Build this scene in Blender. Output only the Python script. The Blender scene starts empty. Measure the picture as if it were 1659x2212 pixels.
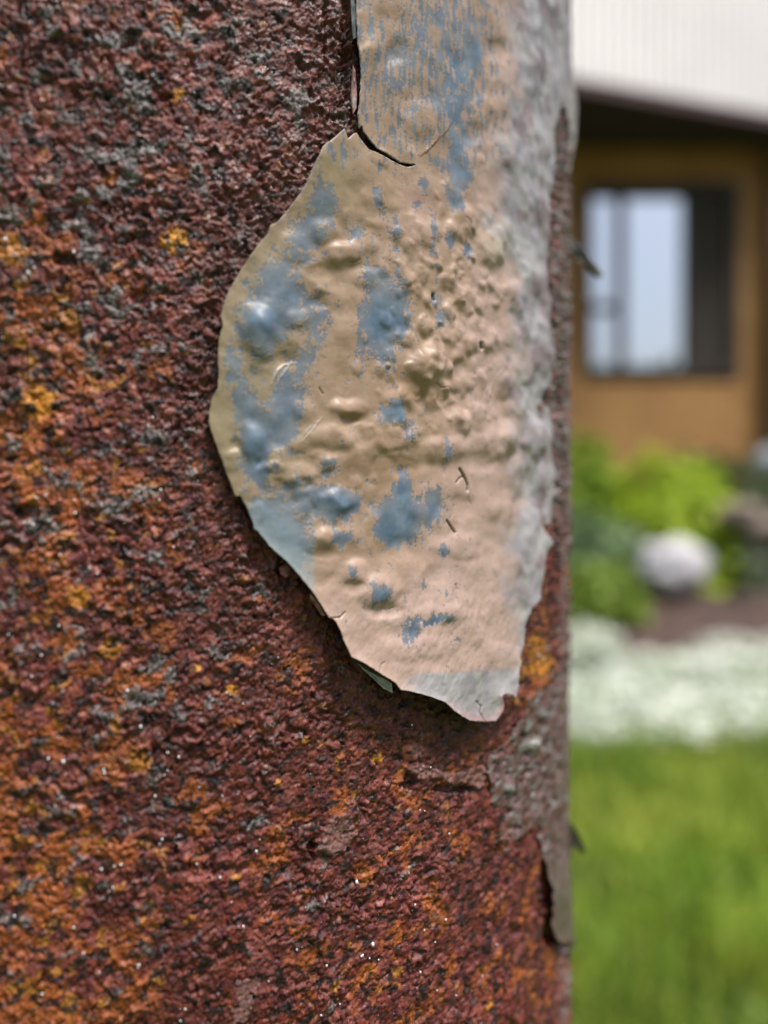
import bpy, bmesh, math, random
import numpy as np
from mathutils import Vector, Matrix

sc = bpy.context.scene
COL = sc.collection
RNG = np.random.default_rng(7)
random.seed(7)

# ------------------------------------------------------------------ camera, light, exposure
H = 0.80                       # lens height above the lawn
TH = 0.60                      # tan of half the vertical view angle
cam_d = bpy.data.cameras.new('camera')
cam_d.sensor_fit = 'VERTICAL'; cam_d.sensor_height = 24.0; cam_d.lens = 12.0 / TH
cam_d.clip_start = 0.01; cam_d.clip_end = 800
cam_d.dof.use_dof = True; cam_d.dof.focus_distance = 0.129; cam_d.dof.aperture_fstop = 4.5
cam = bpy.data.objects.new('camera', cam_d); COL.objects.link(cam)
cam.location = (0, 0, H); cam.rotation_euler = (math.radians(90), 0, 0)
sc.camera = cam

SUN_EL, SUN_AZ = math.radians(66), math.radians(40)   # azimuth measured from behind the camera towards the right
world = bpy.data.worlds.new('World'); sc.world = world; world.use_nodes = True
wn = world.node_tree.nodes; wl = world.node_tree.links
bg = wn['Background']; bg.inputs[1].default_value = 0.09
sky = wn.new('ShaderNodeTexSky'); sky.sky_type = 'NISHITA'; sky.sun_disc = False
sun_dir = Vector((math.sin(SUN_AZ) * math.cos(SUN_EL), -math.cos(SUN_AZ) * math.cos(SUN_EL), math.sin(SUN_EL)))
sky.sun_elevation = SUN_EL; sky.sun_rotation = math.atan2(sun_dir.x, sun_dir.y)
sky.air_density = 1.0; sky.dust_density = 5.0; sky.ozone_density = 1.0
wl.new(sky.outputs[0], bg.inputs[0])
sl = bpy.data.lights.new('sun', 'SUN'); sl.energy = 3.1; sl.angle = math.radians(16); sl.color = (1.0, 0.965, 0.91)
so = bpy.data.objects.new('sun', sl); COL.objects.link(so); so.rotation_euler = sun_dir.to_track_quat('Z', 'Y').to_euler()
sc.view_settings.view_transform = 'Standard'; sc.view_settings.look = 'None'
sc.view_settings.gamma = 1; sc.view_settings.use_curve_mapping = False
sc.view_settings.exposure = 0.75
sc.cycles.use_denoising = True
sc.cycles.max_bounces = 6; sc.cycles.diffuse_bounces = 3; sc.cycles.glossy_bounces = 3

# ------------------------------------------------------------------ helpers
def tag(o, label=None, cat=None, group=None, kind=None):
    if label: o['label'] = label
    if cat: o['category'] = cat
    if group: o['group'] = group
    if kind: o['kind'] = kind
    return o

def empty(name, loc=(0, 0, 0)):
    o = bpy.data.objects.new(name, None); COL.objects.link(o); o.location = loc
    o.empty_display_size = 0.05
    return o

def mesh_np(name, verts, faces, mat, parent=None, smooth=True, attrs=None, loc=None):
    """verts (n,3), faces (m,k) with one k"""
    me = bpy.data.meshes.new(name)
    verts = np.asarray(verts, np.float32); faces = np.asarray(faces, np.int32)
    m, k = faces.shape
    me.vertices.add(len(verts)); me.vertices.foreach_set('co', verts.ravel())
    me.loops.add(m * k); me.loops.foreach_set('vertex_index', faces.ravel())
    me.polygons.add(m); me.polygons.foreach_set('loop_start', np.arange(0, m * k, k, dtype=np.int32))
    try: me.polygons.foreach_set('loop_total', np.full(m, k, np.int32))
    except Exception: pass
    me.update(calc_edges=True)
    me.polygons.foreach_set('use_smooth', np.full(m, smooth, bool))
    for nm, a in (attrs or {}).items():
        a = np.asarray(a, np.float32)
        if a.ndim == 2:
            at = me.attributes.new(nm, 'FLOAT_COLOR', 'POINT')
            c = np.ones((len(a), 4), np.float32); c[:, :3] = a
            at.data.foreach_set('color', c.ravel())
        else:
            at = me.attributes.new(nm, 'FLOAT', 'POINT'); at.data.foreach_set('value', a)
    me.validate(clean_customdata=False)
    me.materials.append(mat)
    o = bpy.data.objects.new(name, me); COL.objects.link(o)
    if parent is not None:
        o.parent = parent
        o.matrix_parent_inverse = parent.matrix_basis.inverted()   # all coordinates are world coordinates
    return o

def boxes(name, bl, mat, parent=None, bevel=0.0, yaw=0.0, pivot=(0, 0, 0)):
    """bl: list of (x0,x1,y0,y1,z0,z1) joined in one mesh"""
    bm = bmesh.new()
    for (x0, x1, y0, y1, z0, z1) in bl:
        r = bmesh.ops.create_cube(bm, size=1)
        for v in r['verts']:
            v.co = Vector(((v.co.x + .5) * (x1 - x0) + x0, (v.co.y + .5) * (y1 - y0) + y0, (v.co.z + .5) * (z1 - z0) + z0))
    if bevel: bmesh.ops.bevel(bm, geom=bm.edges[:], offset=bevel, segments=1, affect='EDGES')
    if yaw: bmesh.ops.rotate(bm, verts=bm.verts[:], cent=pivot, matrix=Matrix.Rotation(yaw, 3, 'Z'))
    me = bpy.data.meshes.new(name); bm.to_mesh(me); bm.free(); me.materials.append(mat)
    o = bpy.data.objects.new(name, me); COL.objects.link(o)
    if parent is not None:
        o.parent = parent; o.matrix_parent_inverse = parent.matrix_basis.inverted()
    return o

def material(name, base=(0.5, 0.5, 0.5), rough=0.6, noise=(8, 0.25), bump=0.0, bump_scale=40, attr=None, metallic=0.0, spec=0.5, bump_dist=0.001, base2=None, detail=6, coat=0.0):
    m = bpy.data.materials.new(name); m.use_nodes = True
    nt = m.node_tree; N = nt.nodes; L = nt.links
    b = N['Principled BSDF']; b.inputs['Roughness'].default_value = rough; b.inputs['Metallic'].default_value = metallic
    b.inputs['Specular IOR Level'].default_value = spec
    b.inputs['Coat Weight'].default_value = coat; b.inputs['Coat Roughness'].default_value = 0.25
    tc = N.new('ShaderNodeTexCoord')
    n = N.new('ShaderNodeTexNoise'); n.inputs['Scale'].default_value = noise[0]; n.inputs['Detail'].default_value = detail
    L.new(tc.outputs['Object'], n.inputs['Vector'])
    mr = N.new('ShaderNodeMapRange'); mr.inputs[1].default_value = 0.3; mr.inputs[2].default_value = 0.7
    mr.inputs[3].default_value = 1 - noise[1]; mr.inputs[4].default_value = 1 + noise[1]
    L.new(n.outputs[0], mr.inputs[0])
    mul = N.new('ShaderNodeVectorMath'); mul.operation = 'SCALE'
    if attr:
        at = N.new('ShaderNodeAttribute'); at.attribute_name = attr; L.new(at.outputs['Color'], mul.inputs[0])
    elif base2:
        mx = N.new('ShaderNodeMix'); mx.data_type = 'RGBA'
        n2 = N.new('ShaderNodeTexNoise'); n2.inputs['Scale'].default_value = noise[0] * 0.37; n2.inputs['Detail'].default_value = 4
        L.new(tc.outputs['Object'], n2.inputs['Vector'])
        r2 = N.new('ShaderNodeMapRange'); r2.inputs[1].default_value = 0.4; r2.inputs[2].default_value = 0.6
        L.new(n2.outputs[0], r2.inputs[0]); L.new(r2.outputs[0], mx.inputs[0])
        mx.inputs[6].default_value = (*base, 1); mx.inputs[7].default_value = (*base2, 1)
        L.new(mx.outputs[2], mul.inputs[0])
    else:
        mul.inputs[0].default_value = base
    L.new(mr.outputs[0], mul.inputs['Scale']); L.new(mul.outputs[0], b.inputs['Base Color'])
    if bump:
        bn = N.new('ShaderNodeTexNoise'); bn.inputs['Scale'].default_value = bump_scale; bn.inputs['Detail'].default_value = 5
        L.new(tc.outputs['Object'], bn.inputs['Vector'])
        bu = N.new('ShaderNodeBump'); bu.inputs['Strength'].default_value = bump; bu.inputs['Distance'].default_value = bump_dist
        L.new(bn.outputs[0], bu.inputs['Height']); L.new(bu.outputs[0], b.inputs['Normal'])
    return m

def hashg(ix, iy, seed):
    h = (ix.astype(np.int64) * 374761393 + iy.astype(np.int64) * 668265263 + seed * 1442695041) & 0xffffffff
    h = ((h ^ (h >> 13)) * 1274126177) & 0xffffffff
    return (h ^ (h >> 16)) & 0xffff

_A = np.arange(65536) * (2 * np.pi / 65536); _GX = np.cos(_A).astype(np.float32); _GY = np.sin(_A).astype(np.float32)
def perlin(x, y, seed=0):
    x = np.asarray(x, np.float32); y = np.asarray(y, np.float32)
    ix = np.floor(x); iy = np.floor(y); fx = x - ix; fy = y - iy
    ix = ix.astype(np.int64); iy = iy.astype(np.int64)
    u = fx * fx * fx * (fx * (fx * 6 - 15) + 10); v = fy * fy * fy * (fy * (fy * 6 - 15) + 10)
    def g(dx, dy):
        h = hashg(ix + dx, iy + dy, seed); return _GX[h] * (fx - dx) + _GY[h] * (fy - dy)
    a = g(0, 0); b = g(1, 0); c = g(0, 1); d = g(1, 1)
    return (a + (b - a) * u + ((c + (d - c) * u) - (a + (b - a) * u)) * v) * 1.45
def fbm(x, y, seed=0, o=4, gain=0.5):
    s = 0; a = 1; f = 1; t = 0
    for i in range(o):
        s = s + a * perlin(x * f + 17.3 * i, y * f - 9.1 * i, seed + i); t += a; a *= gain; f *= 2.03
    return s / t
def ridged(x, y, seed=0, o=3):
    s = 0; a = 1; f = 1; t = 0
    for i in range(o):
        s = s + a * (1 - np.abs(perlin(x * f, y * f, seed + i)) * 2); t += a; a *= 0.55; f *= 2.1
    return s / t
def worley(x, y, seed=0):
    ix = np.floor(x).astype(np.int64); iy = np.floor(y).astype(np.int64); f1 = np.full(np.shape(x), 9.0, np.float32)
    for dx in (-1, 0, 1):
        for dy in (-1, 0, 1):
            hx = hashg(ix + dx, iy + dy, seed) / 65536.0; hy = hashg(ix + dx, iy + dy, seed + 991) / 65536.0
            f1 = np.minimum(f1, (ix + dx + hx - x) ** 2 + (iy + dy + hy - y) ** 2)
    return np.sqrt(f1)
def ss(x, a, b):
    t = np.clip((x - a) / (b - a), 0, 1); return t * t * (3 - 2 * t)
def mix1(a, b, t): return a * (1 - t) + b * t
def mix(a, b, t):
    t = np.asarray(t)[..., None]; return np.asarray(a) * (1 - t) + np.asarray(b) * t

# ------------------------------------------------------------------ the pole's geometry, image <-> surface
R = 0.100
TH0 = math.radians(15.0); PHI = math.radians(27.1)
D = R / math.sin(PHI)
AX, AY = -D * math.sin(TH0), D * math.cos(TH0)
K = 1106 / TH                    # photo units (1659 x 2212) per unit of slope
def project(p):
    return 829.5 + p[..., 0] / p[..., 1] * K, 1106 - (p[..., 2] - H) / p[..., 1] * K
def surf(a, z, r):
    a = np.asarray(a); z = np.asarray(z)
    return np.stack([AX + r * np.sin(a), AY - r * np.cos(a), z + 0 * a], -1)
def hit(px, py, r=R):
    """photo point -> (angle, height) on the upright cylinder of radius r; clamps just past the outline"""
    px = np.asarray(px, float); py = np.asarray(py, float)
    dx = (px - 829.5) / K; n = np.sqrt(dx * dx + 1); ux, uy = dx / n, 1 / n
    b = ux * AX + uy * AY; disc = b * b - (AX * AX + AY * AY - r * r)
    s = b - np.sqrt(np.maximum(disc, 1e-9))
    x, y = ux * s, uy * s
    a = np.arctan2(x - AX, -(y - AY)) + np.where(disc < 0, (px - 1226) * math.radians(0.6), 0)
    return a, H + (1106 - py) / K * y

def seg_sdf(P, poly, closed=True):
    """signed distance (positive inside) of points P (n,2) to a polygon (m,2), with nearest points"""
    poly = np.asarray(poly, np.float64); m = len(poly)
    best = np.full(len(P), 1e18); near = np.zeros((len(P), 2)); inside = np.zeros(len(P), bool)
    x, y = P[:, 0], P[:, 1]
    for i in range(m if closed else m - 1):
        a = poly[i]; b = poly[(i + 1) % m]; d = b - a; L2 = max(d @ d, 1e-12)
        t = np.clip(((x - a[0]) * d[0] + (y - a[1]) * d[1]) / L2, 0, 1)
        qx = a[0] + t * d[0]; qy = a[1] + t * d[1]; dd = (x - qx) ** 2 + (y - qy) ** 2
        w = dd < best; best[w] = dd[w]; near[w, 0] = qx[w]; near[w, 1] = qy[w]
        if closed:
            c = ((a[1] > y) != (b[1] > y)); 
            if abs(d[1]) > 1e-12: inside ^= c & (x < d[0] * (y - a[1]) / d[1] + a[0])
    dist = np.sqrt(best)
    return (np.where(inside, dist, -dist) if closed else dist), near

def rough_line(pts, step, amp, seed):
    """subdivide a photo-space outline and fray it a little"""
    pts = [np.array(p, float) for p in pts]; out = []
    for i in range(len(pts)):
        a, b = pts[i], pts[(i + 1) % len(pts)]; n = max(1, int(np.linalg.norm(b - a) / step))
        for k in range(n): out.append(a + (b - a) * k / n)
    out = np.array(out)
    out[:, 0] += amp * perlin(out[:, 0] / 9, out[:, 1] / 9, seed) + amp * .6 * perlin(out[:, 0] / 3.5, out[:, 1] / 3.5, seed + 1)
    out[:, 1] += amp * perlin(out[:, 0] / 9 + 50, out[:, 1] / 9, seed + 2)
    return out

FLAP = [(752,-520),(764,-430),(758,-330),(769,-240),(763,-150),(768,-60),(770,0),(773,86),(778,130),(780,161),(777,215),(773,247),(777,280),(782,267),(786,283),(801,304),(815,321),(840,335),(865,350),(906,357),
 (879,361),(851,350),(822,335),(801,325),(783,306),(770,286),(765,288),(751,300),(745,277),(722,297),(699,315),(693,329),(679,358),(662,396),(650,416),
 (623,452),(599,480),(584,487),(579,504),(564,521),(545,546),(515,592),(495,627),(481,664),(478,686),(482,703),(473,732),(471,789),(473,799),
 (471,838),(459,858),(453,887),(451,910),(456,930),(473,977),(491,1026),(508,1072),(518,1071),(527,1085),(545,1124),(550,1144),(557,1147),
 (564,1158),(589,1188),(621,1215),(648,1247),(672,1276),(692,1306),(709,1335),(721,1338),(730,1355),(745,1395),(756,1418),(779,1429),(816,1453),
 (850,1474),(861,1489),(884,1493),(925,1504),(959,1517),(981,1538),(1011,1556),(1045,1558),(1068,1556),(1079,1538),(1083,1525),(1077,1504),
 (1083,1497),(1101,1500),(1107,1508),(1113,1485),(1114,1455),(1120,1425),(1133,1391),(1137,1354),(1146,1314),(1165,1294),(1171,1250),(1176,1226),
 (1186,1188),(1192,1174),(1181,1152),(1176,1138),(1189,1130),(1193,1090),(1199,1046),(1197,1013),(1189,980),(1192,945),(1189,884),(1173,864),
 (1173,844),(1192,833),(1195,789),(1195,759),(1188,724),(1186,696),(1190,650),(1184,614),(1186,560),(1184,505),(1190,420),(1196,330),(1204,262),
 (1213,218),(1220,236),(1227,255),(1234,262),(1240,240),(1246,222),(1256,190),(1262,120),(1258,0),(1264,-90),(1260,-150),(1200,-165),(1120,-215),(1050,-240),(960,-330),(880,-400),(820,-500)]

def lift_mm(px, py):
    """how far the loose skin of paint stands off the pole, millimetres"""
    right = ss(1190 - px, 0, 420)                              # grows away from the side that still sticks
    low = ss(py, 250, 1000)
    l = 0.75 + 1.1 * right * (0.25 + 0.75 * low) + 3.0 * ss(py, 980, 1560) ** 1.3 * (0.55 + .45 * right)
    l += 1.2 * np.exp(-((px - 1150) / 60) ** 2) * ss(py, 1000, 1250)
    l += 1.1 * ss(380 - py, 0, 330) * ss(1000 - px, 0, 250)    # upper tongue stands off on its left edge
    l += 1.3 * np.exp(-((px - 690) / 90) ** 2 - ((py - 360) / 110) ** 2)
    return l

def hit_flap(px, py, it=4):
    a, z = hit(px, py, R)
    for _ in range(it):
        bx, by = project(surf(a, z, R)); a, z = hit(px, py, R + lift_mm(bx, by) * 1e-3)
    return a, z

fl = rough_line(FLAP, 5, 1.0, 11)
fa, fz = hit_flap(fl[:, 0], fl[:, 1])
FLAP_UV = np.stack([fa * R * 1e3, fz * 1e3], 1)

# patch of thinner paint lower right, running up the edge of the pole
EDGE = [(1250,1400),(1230,1405),(1224,1430),(1214,1420),(1208,1436),(1200,1440),(1186,1470),(1155,1495),(1142,1514),(1129,1550),(1112,1574),
 (1101,1599),(1086,1614),(1067,1625),(1046,1651),(1056,1677),(1060,1696),(1063,1734),(1064,1750),(1075,1764),(1080,1752),(1093,1771),(1091,1813),(1101,1822),(1121,1809),
 (1140,1800),(1150,1786),(1161,1798),(1167,1828),(1172,1846),(1178,1883),(1184,1927),(1182,1962),(1180,2003),(1190,2030),(1209,2036),(1222,2030),(1228,2050),(1250,2050)]
ed = rough_line(EDGE, 6, 2.0, 31)
ea, ez = hit(ed[:, 0], ed[:, 1], R + .0004)
EDGE_UV = np.stack([ea * R * 1e3, ez * 1e3], 1)

# ------------------------------------------------------------------ rusted steel
aL = float(hit(-60, 1106)[0]); aT = math.pi / 2 - PHI + TH0
cols = [float(hit(p, 1106)[0]) for p in np.arange(-60, 1222, 2.4)]
cols += list(np.arange(cols[-1] + .006, aT + 0.42, .007))
last = cols[-1]; cols += list(np.linspace(last, 2 * math.pi + cols[0], 60))[1:-1]
rows = [0.0 - .05] + list(np.linspace(.1, H - .135, 20)) + list(np.arange(H - .13, H + .138, .00021)) + list(np.linspace(H + .14, 2.6, 40))
A_, Z_ = np.meshgrid(np.array(cols), np.array(rows)); nr, nc = A_.shape
a = A_.ravel(); z = Z_.ravel(); U = a * R * 1e3; V = z * 1e3
PX, PY = project(surf(a, z, R))
near_mask = (a < aT + .43) & (abs(z - H) < .139)
back = (a > aT + .02)
PX = np.where(back, 1235, PX); 
sdf = np.full(len(a), -99.0); sde = np.full(len(a), -99.0)
idx = np.where(near_mask)[0]
sdf[idx], _ = seg_sdf(np.stack([U[idx], V[idx]], 1), FLAP_UV)
sde[idx], _ = seg_sdf(np.stack([U[idx], V[idx]], 1), EDGE_UV)

wu = U + .55 * perlin(U / 2.1, V / 2.1, 3) + .25 * perlin(U / .8, V / .8, 5); wv = V + .55 * perlin(U / 2.1 + 40, V / 2.1, 4) + .25 * perlin(U / .8, V / .8 + 7, 6)
ang = .30; wu, wv = wu * math.cos(ang) + (wv - 800) * math.sin(ang), (-wu * math.sin(ang) + (wv - 800) * math.cos(ang)) * .92
n_big = fbm(U / 16, V / 16, 10, 3)
n_mid = fbm(wu / 4.5, wv / 4.5, 20, 5, .6)
n_sm = fbm(wu / 1.3, wv / 1.1, 30, 4, .65)
n_fi = fbm(U / .5, V / .42, 40, 2, .7)
gr1 = 1 - worley(wu / 1.15, wv / .95, 50); gr2 = 1 - worley(wu / .55, wv / .48, 51)
n_cl = fbm(wu / 2.5 + 5, wv / 2.2, 25, 4, .6); bil = np.abs(perlin(wu / 1.75, wv / 1.6, 27)) + .5 * np.abs(perlin(wu / .8, wv / .75, 28))
edgy = 1 + 1.3 * ss(PX, 1170, 1205) * (1 - .6 * ss(300 - PY, 0, 100)); var = .50 + 1.0 * ss(fbm(U / 9, V / 9, 29, 2), -.25, .35)
h = 0.35 * n_big + 0.40 * n_mid + edgy * var * (.55 * n_cl + 0.46 * n_sm + .36 * (bil - .35) + .04 * (gr1 - .5) + .12 * ridged(wu / .9, wv / .8, 57, 3)) + 0.26 * n_fi
for k, (s, t, amp) in enumerate([(4.4, .08, .14), (2.2, .12, .12), (1.2, .10, .08)]):
    pn = fbm(wu / s + 7 * k, wv / (s * .8), 60 + 5 * k, 5, .65); h = h + amp * ss(pn, t, t + .06)
pit = ss(fbm(wu / 1.3, wv / 1.1, 90, 4, .65), .20, .38); h = h - .55 * pit
scalex = np.where(PX < 520, 1.0, 1.0)
# local holes, ledges and splits: photo x, y, half sizes, depth in mm
for (x, y, rx, ry, d) in [(608,1228,14,12,-1.6),(1187,705,10,16,-1.2),(1205,860,9,45,-1.3),(1190,880,14,20,-.5),(1210,1000,6,60,-.9),(1198,1160,9,35,-1.2),(1200,1230,8,45,-1.4),
        (1105,1725,7,90,-.0),(1072,1700,7,45,-1.5),(980,1705,45,9,-1.2),(885,1690,12,24,-1.3),(672,1830,9,22,-1.6),(1075,1830,8,34,-1.8),(1176,1920,9,70,-2.2),(1186,2015,14,30,-2.4),
        (1110,2010,16,14,-.8),(640,1580,22,6,-.5),(746,100,10,120,-1.2),(700,70,5,60,-.7),(730,180,5,50,-.8),(1088,1500,9,10,-.5),(1120,1795,5,24,-1.2),(860,1640,8,9,-.6),(745,110,4,70,-.8),
        (1222,600,8,40,-.6),(1226,340,7,60,-1.5),(1100,2230,20,30,-.8),(300,640,20,14,-.8),(140,560,26,16,-1.0),(480,880,10,24,-.8),(60,1110,28,20,-.9),(460,330,14,10,-.7),(355,210,14,8,-.7)]:
    w = np.where((abs(PX - x) < 3 * rx) & (abs(PY - y) < 3 * ry), 1, 0)
    q = ((PX - x + 3 * n_sm * 4) / rx) ** 2 + ((PY - y + 10 * n_sm) / ry) ** 2
    h = h + w * d * ss(1.4 - q, 0, .8)
mauve = np.zeros(len(a))
for poly, hh in [([(860,1655),(905,1640),(960,1662),(1010,1655),(1050,1640),(1046,1700),(1032,1720),(1000,1700),(975,1700),(940,1688),(900,1690)], .9),
                 ([(700,1760),(760,1745),(775,1790),(760,1835),(720,1860),(690,1850),(676,1835),(690,1800)], .8),
                 ([(505,2120),(540,2095),(575,2110),(560,2160),(540,2212),(490,2230)], .5),
                 ([(1085,1760),(1102,1765),(1100,1800),(1080,1835),(1062,1840),(1066,1800)], 1.0),
                 ([(875,1600),(915,1595),(925,1640),(885,1650)], .5)]:
    pr = rough_line(poly, 8, 4, 77); pa, pz = hit(pr[:, 0], pr[:, 1])
    w = np.where(near_mask & (abs(PX - poly[0][0]) < 260) & (abs(PY - poly[0][1]) < 200))[0]
    d_, _ = seg_sdf(np.stack([U[w], V[w]], 1), np.stack([pa * R * 1e3, pz * 1e3], 1))
    f = ss(d_ - .5 - 1.1 * fbm(U[w] / 1.6, V[w] / 1.4, 78, 4, .65), -.05, .35) * (.55 + .45 * ss(fbm(U[w] / 1.1, V[w] / .9, 79, 3), -.15, .1)); h[w] = h[w] * (1 - .55 * f) + (hh - 0.25 * np.clip(d_, 0, 3)) * f * .8; mauve[w] = np.maximum(mauve[w], f)
# granular crust along the right edge, upper half
crust = ss(PX, 1176, 1196) * ss(PY, 215, 300) * (1 - ss(PY, 1080, 1180)) * (sdf < 0)
h = h + crust * (0.55 * fbm(U / 2.2, V / 1.3, 120, 5, .65) + .15)
under = ss(sdf, 1.0, 6.0); h = h * (1 - .8 * under) - .2 * under
# the lower right paint lies on calmer metal
h = h * (1 - .7 * ss(sde, .3, 2)) - .15 * ss(sde, .3, 2)
h = np.clip(h, -2.6, 1.15) * np.where(near_mask | True, 1, 1)
# albedo
nc1 = fbm(wu / 2.0 + 60, wv / 1.6, 26, 5, .66); c = mix((.052,.008,.009), (.165,.034,.022), ss(nc1, -.28, .30))
c = mix(c, (.060,.010,.020), ss(fbm(wu / 2.6, wv / 2.2, 130, 5, .65), .02, .25) * .6)
mv = ss(fbm(wu / 3.6 + 9, wv / 3.0, 140, 6, .64), .0, .26); c = mix(c, (.27,.085,.072), mv * .50)
zone_o = .62 * (1 - ss(PX, 60, 460)) * (.45 + .55 * ss(PY, 250, 800)) + .24 + .8 * np.exp(-((PX - 1150) / 60) ** 2 - ((PY - 1430) / 110) ** 2) + .14 * ss(PY, 1500, 2100) - .15 * (ss(500 - PY, 0, 300)) + .5 * fbm(U / 22, V / 22, 151, 2)
zone_o = np.clip(zone_o, 0, 1)
org = ss(fbm(wu / 7.5, wv / 6.0, 150, 7, .62) + .36 * (zone_o - .53), .05, .22); c = mix(c, (.33,.090,.018), org * .72)
yel = ss(fbm(wu / 3.4, wv / 2.8, 160, 6, .66) + .26 * (zone_o - .5), .20, .38); c = mix(c, (.38,.17,.022), yel * .75)
spk = ss(fbm(wu / .9, wv / .8, 170, 3, .65), .30, .42); c = mix(c, (.40,.11,.03), spk * .40 * (zone_o + .3))
pkk = ss(fbm(wu / 3.2, wv / 2.6, 176, 4, .6), .30, .44); c = mix(c, (.46,.17,.11), pkk * .6 * (1 - ss(PX, 200, 760)))
for (x, y, r, s) in [(378,520,30,1.3),(388,58,13,1),(385,205,14,.8),(500,1490,14,.8),(815,1637,13,1.2),(425,1447,9,1),(30,540,40,.5),(1168,1440,30,.5),(1155,1400,26,.5),(1195,735,13,.9),(1198,880,9,1),(820,1640,8,1),(600,1690,8,.8),(300,1640,30,.5),(240,1400,26,.5),(80,870,40,.5),(170,1290,28,.6),(660,1600,10,.5)]:
    q = ((PX - x + 14 * n_sm) / r) ** 2 + ((PY - y + 14 * n_mid) / r) ** 2
    c = mix(c, (.62,.26,.018), np.clip(s, 0, 1) * ss(1.3 - q, 0, .9) * .95)
gzz = .42 + .30 * (1 - ss(PX, 300, 760)) + .16 * (1 - ss(PY, 300, 1000)) - .12 * ss(PY, 1500, 2100)
gn = fbm(wu / 4.2 + 3, wv / 3.4, 180, 7, .6)
gry = ss(gn + .42 * (gzz - .74) + .25 * fbm(U / 14, V / 14, 183, 2), .19, .27) * (1 - under)
gtex = np.clip(.5 + 1.2 * n_fi + .9 * n_sm, 0, 1)
c = mix(c, mix((.030,.029,.031), (.27,.26,.262), gtex), gry * (.82))
h = h + gry * (.12 + .10 * n_fi)
dk = ss(fbm(wu / 2.3 + 31, wv / 1.7, 190, 5, .62) + .06 * gzz, .13, .23); c = mix(c, (.011,.007,.008), dk * .92)
c = mix(c, mix((.16,.075,.075), (.30,.17,.15), gtex), mauve * .85)
fresh = np.exp(-np.clip(-sdf, 0, 99) / 9.0) * ss(PX, 300, 520) * (1 - ss(PX, 1110, 1160)); c = mix(c, (.060,.022,.015), fresh * .55)  # shade beside the lifted paint, darkened into the rust albedo
crc = mix((.035,.03,.03), (.30,.285,.275), np.clip(.45 + 1.3 * n_fi + 1.0 * n_sm, 0, 1))
rd = ss(fbm(U / 3.5, V / 2.0, 210, 4), .0, .1); crc = mix(crc, (.24,.09,.09), rd * .8)
c = mix(c, crc, crust * .9)
up = 1 - ss(PY, 1180, 1300)
mvs = ss(PX, 1195, 1210) * (1 - crust); c = mix(c, (.16,.085,.08), mvs * ss(fbm(U / 3, V / 2.5, 231, 4), -.05, .1) * .6)
c = mix(c, (.27,.26,.255), mvs * ss(fbm(U / 2.6, V / 2.2, 233, 5, .6), .08, .2) * .8)

c = np.clip(c * (.95 * np.exp(.45 * fbm(U / 18, V / 18, 232, 3)))[:, None], .005, .7)
grain = np.exp(.30 * (perlin(U / .22, V / .22, 220))); c = c * grain[:, None]
verts = surf(a, z, R + h * 1e-3)
verts[:nc] = surf(A_[0], Z_[0], R)
i0 = np.arange((nr - 1) * nc).reshape(nr - 1, nc); i1 = i0 + nc
nxt = np.roll(i0, -1, 1); nxt1 = np.roll(i1, -1, 1)
faces = np.stack([i0, nxt, nxt1, i1], -1).reshape(-1, 4)
m_rust = material('rusted_steel', attr='albedo', rough=.62, noise=(2600, .22), bump=.75, bump_scale=3800, bump_dist=.00016, spec=.45, detail=3)
b = m_rust.node_tree.nodes['Principled BSDF']
_n = m_rust.node_tree.nodes.new('ShaderNodeTexNoise'); _n.inputs['Scale'].default_value = 420; _n.inputs['Detail'].default_value = 4
_t = m_rust.node_tree.nodes.new('ShaderNodeTexCoord'); m_rust.node_tree.links.new(_t.outputs['Object'], _n.inputs['Vector'])
_r = m_rust.node_tree.nodes.new('ShaderNodeMapRange'); _r.inputs[1].default_value = .35; _r.inputs[2].default_value = .65; _r.inputs[3].default_value = .30; _r.inputs[4].default_value = .75
m_rust.node_tree.links.new(_n.outputs[0], _r.inputs[0]); m_rust.node_tree.links.new(_r.outputs[0], b.inputs['Roughness'])
pole = empty('steel_pole', (AX, AY, 0)); tag(pole, 'rusty round steel pole with peeling paint, filling the left of the picture', 'pole')
skin = mesh_np('rusted_steel', verts, faces, m_rust, pole, True, {'albedo': c})
H_RUST = h

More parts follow.
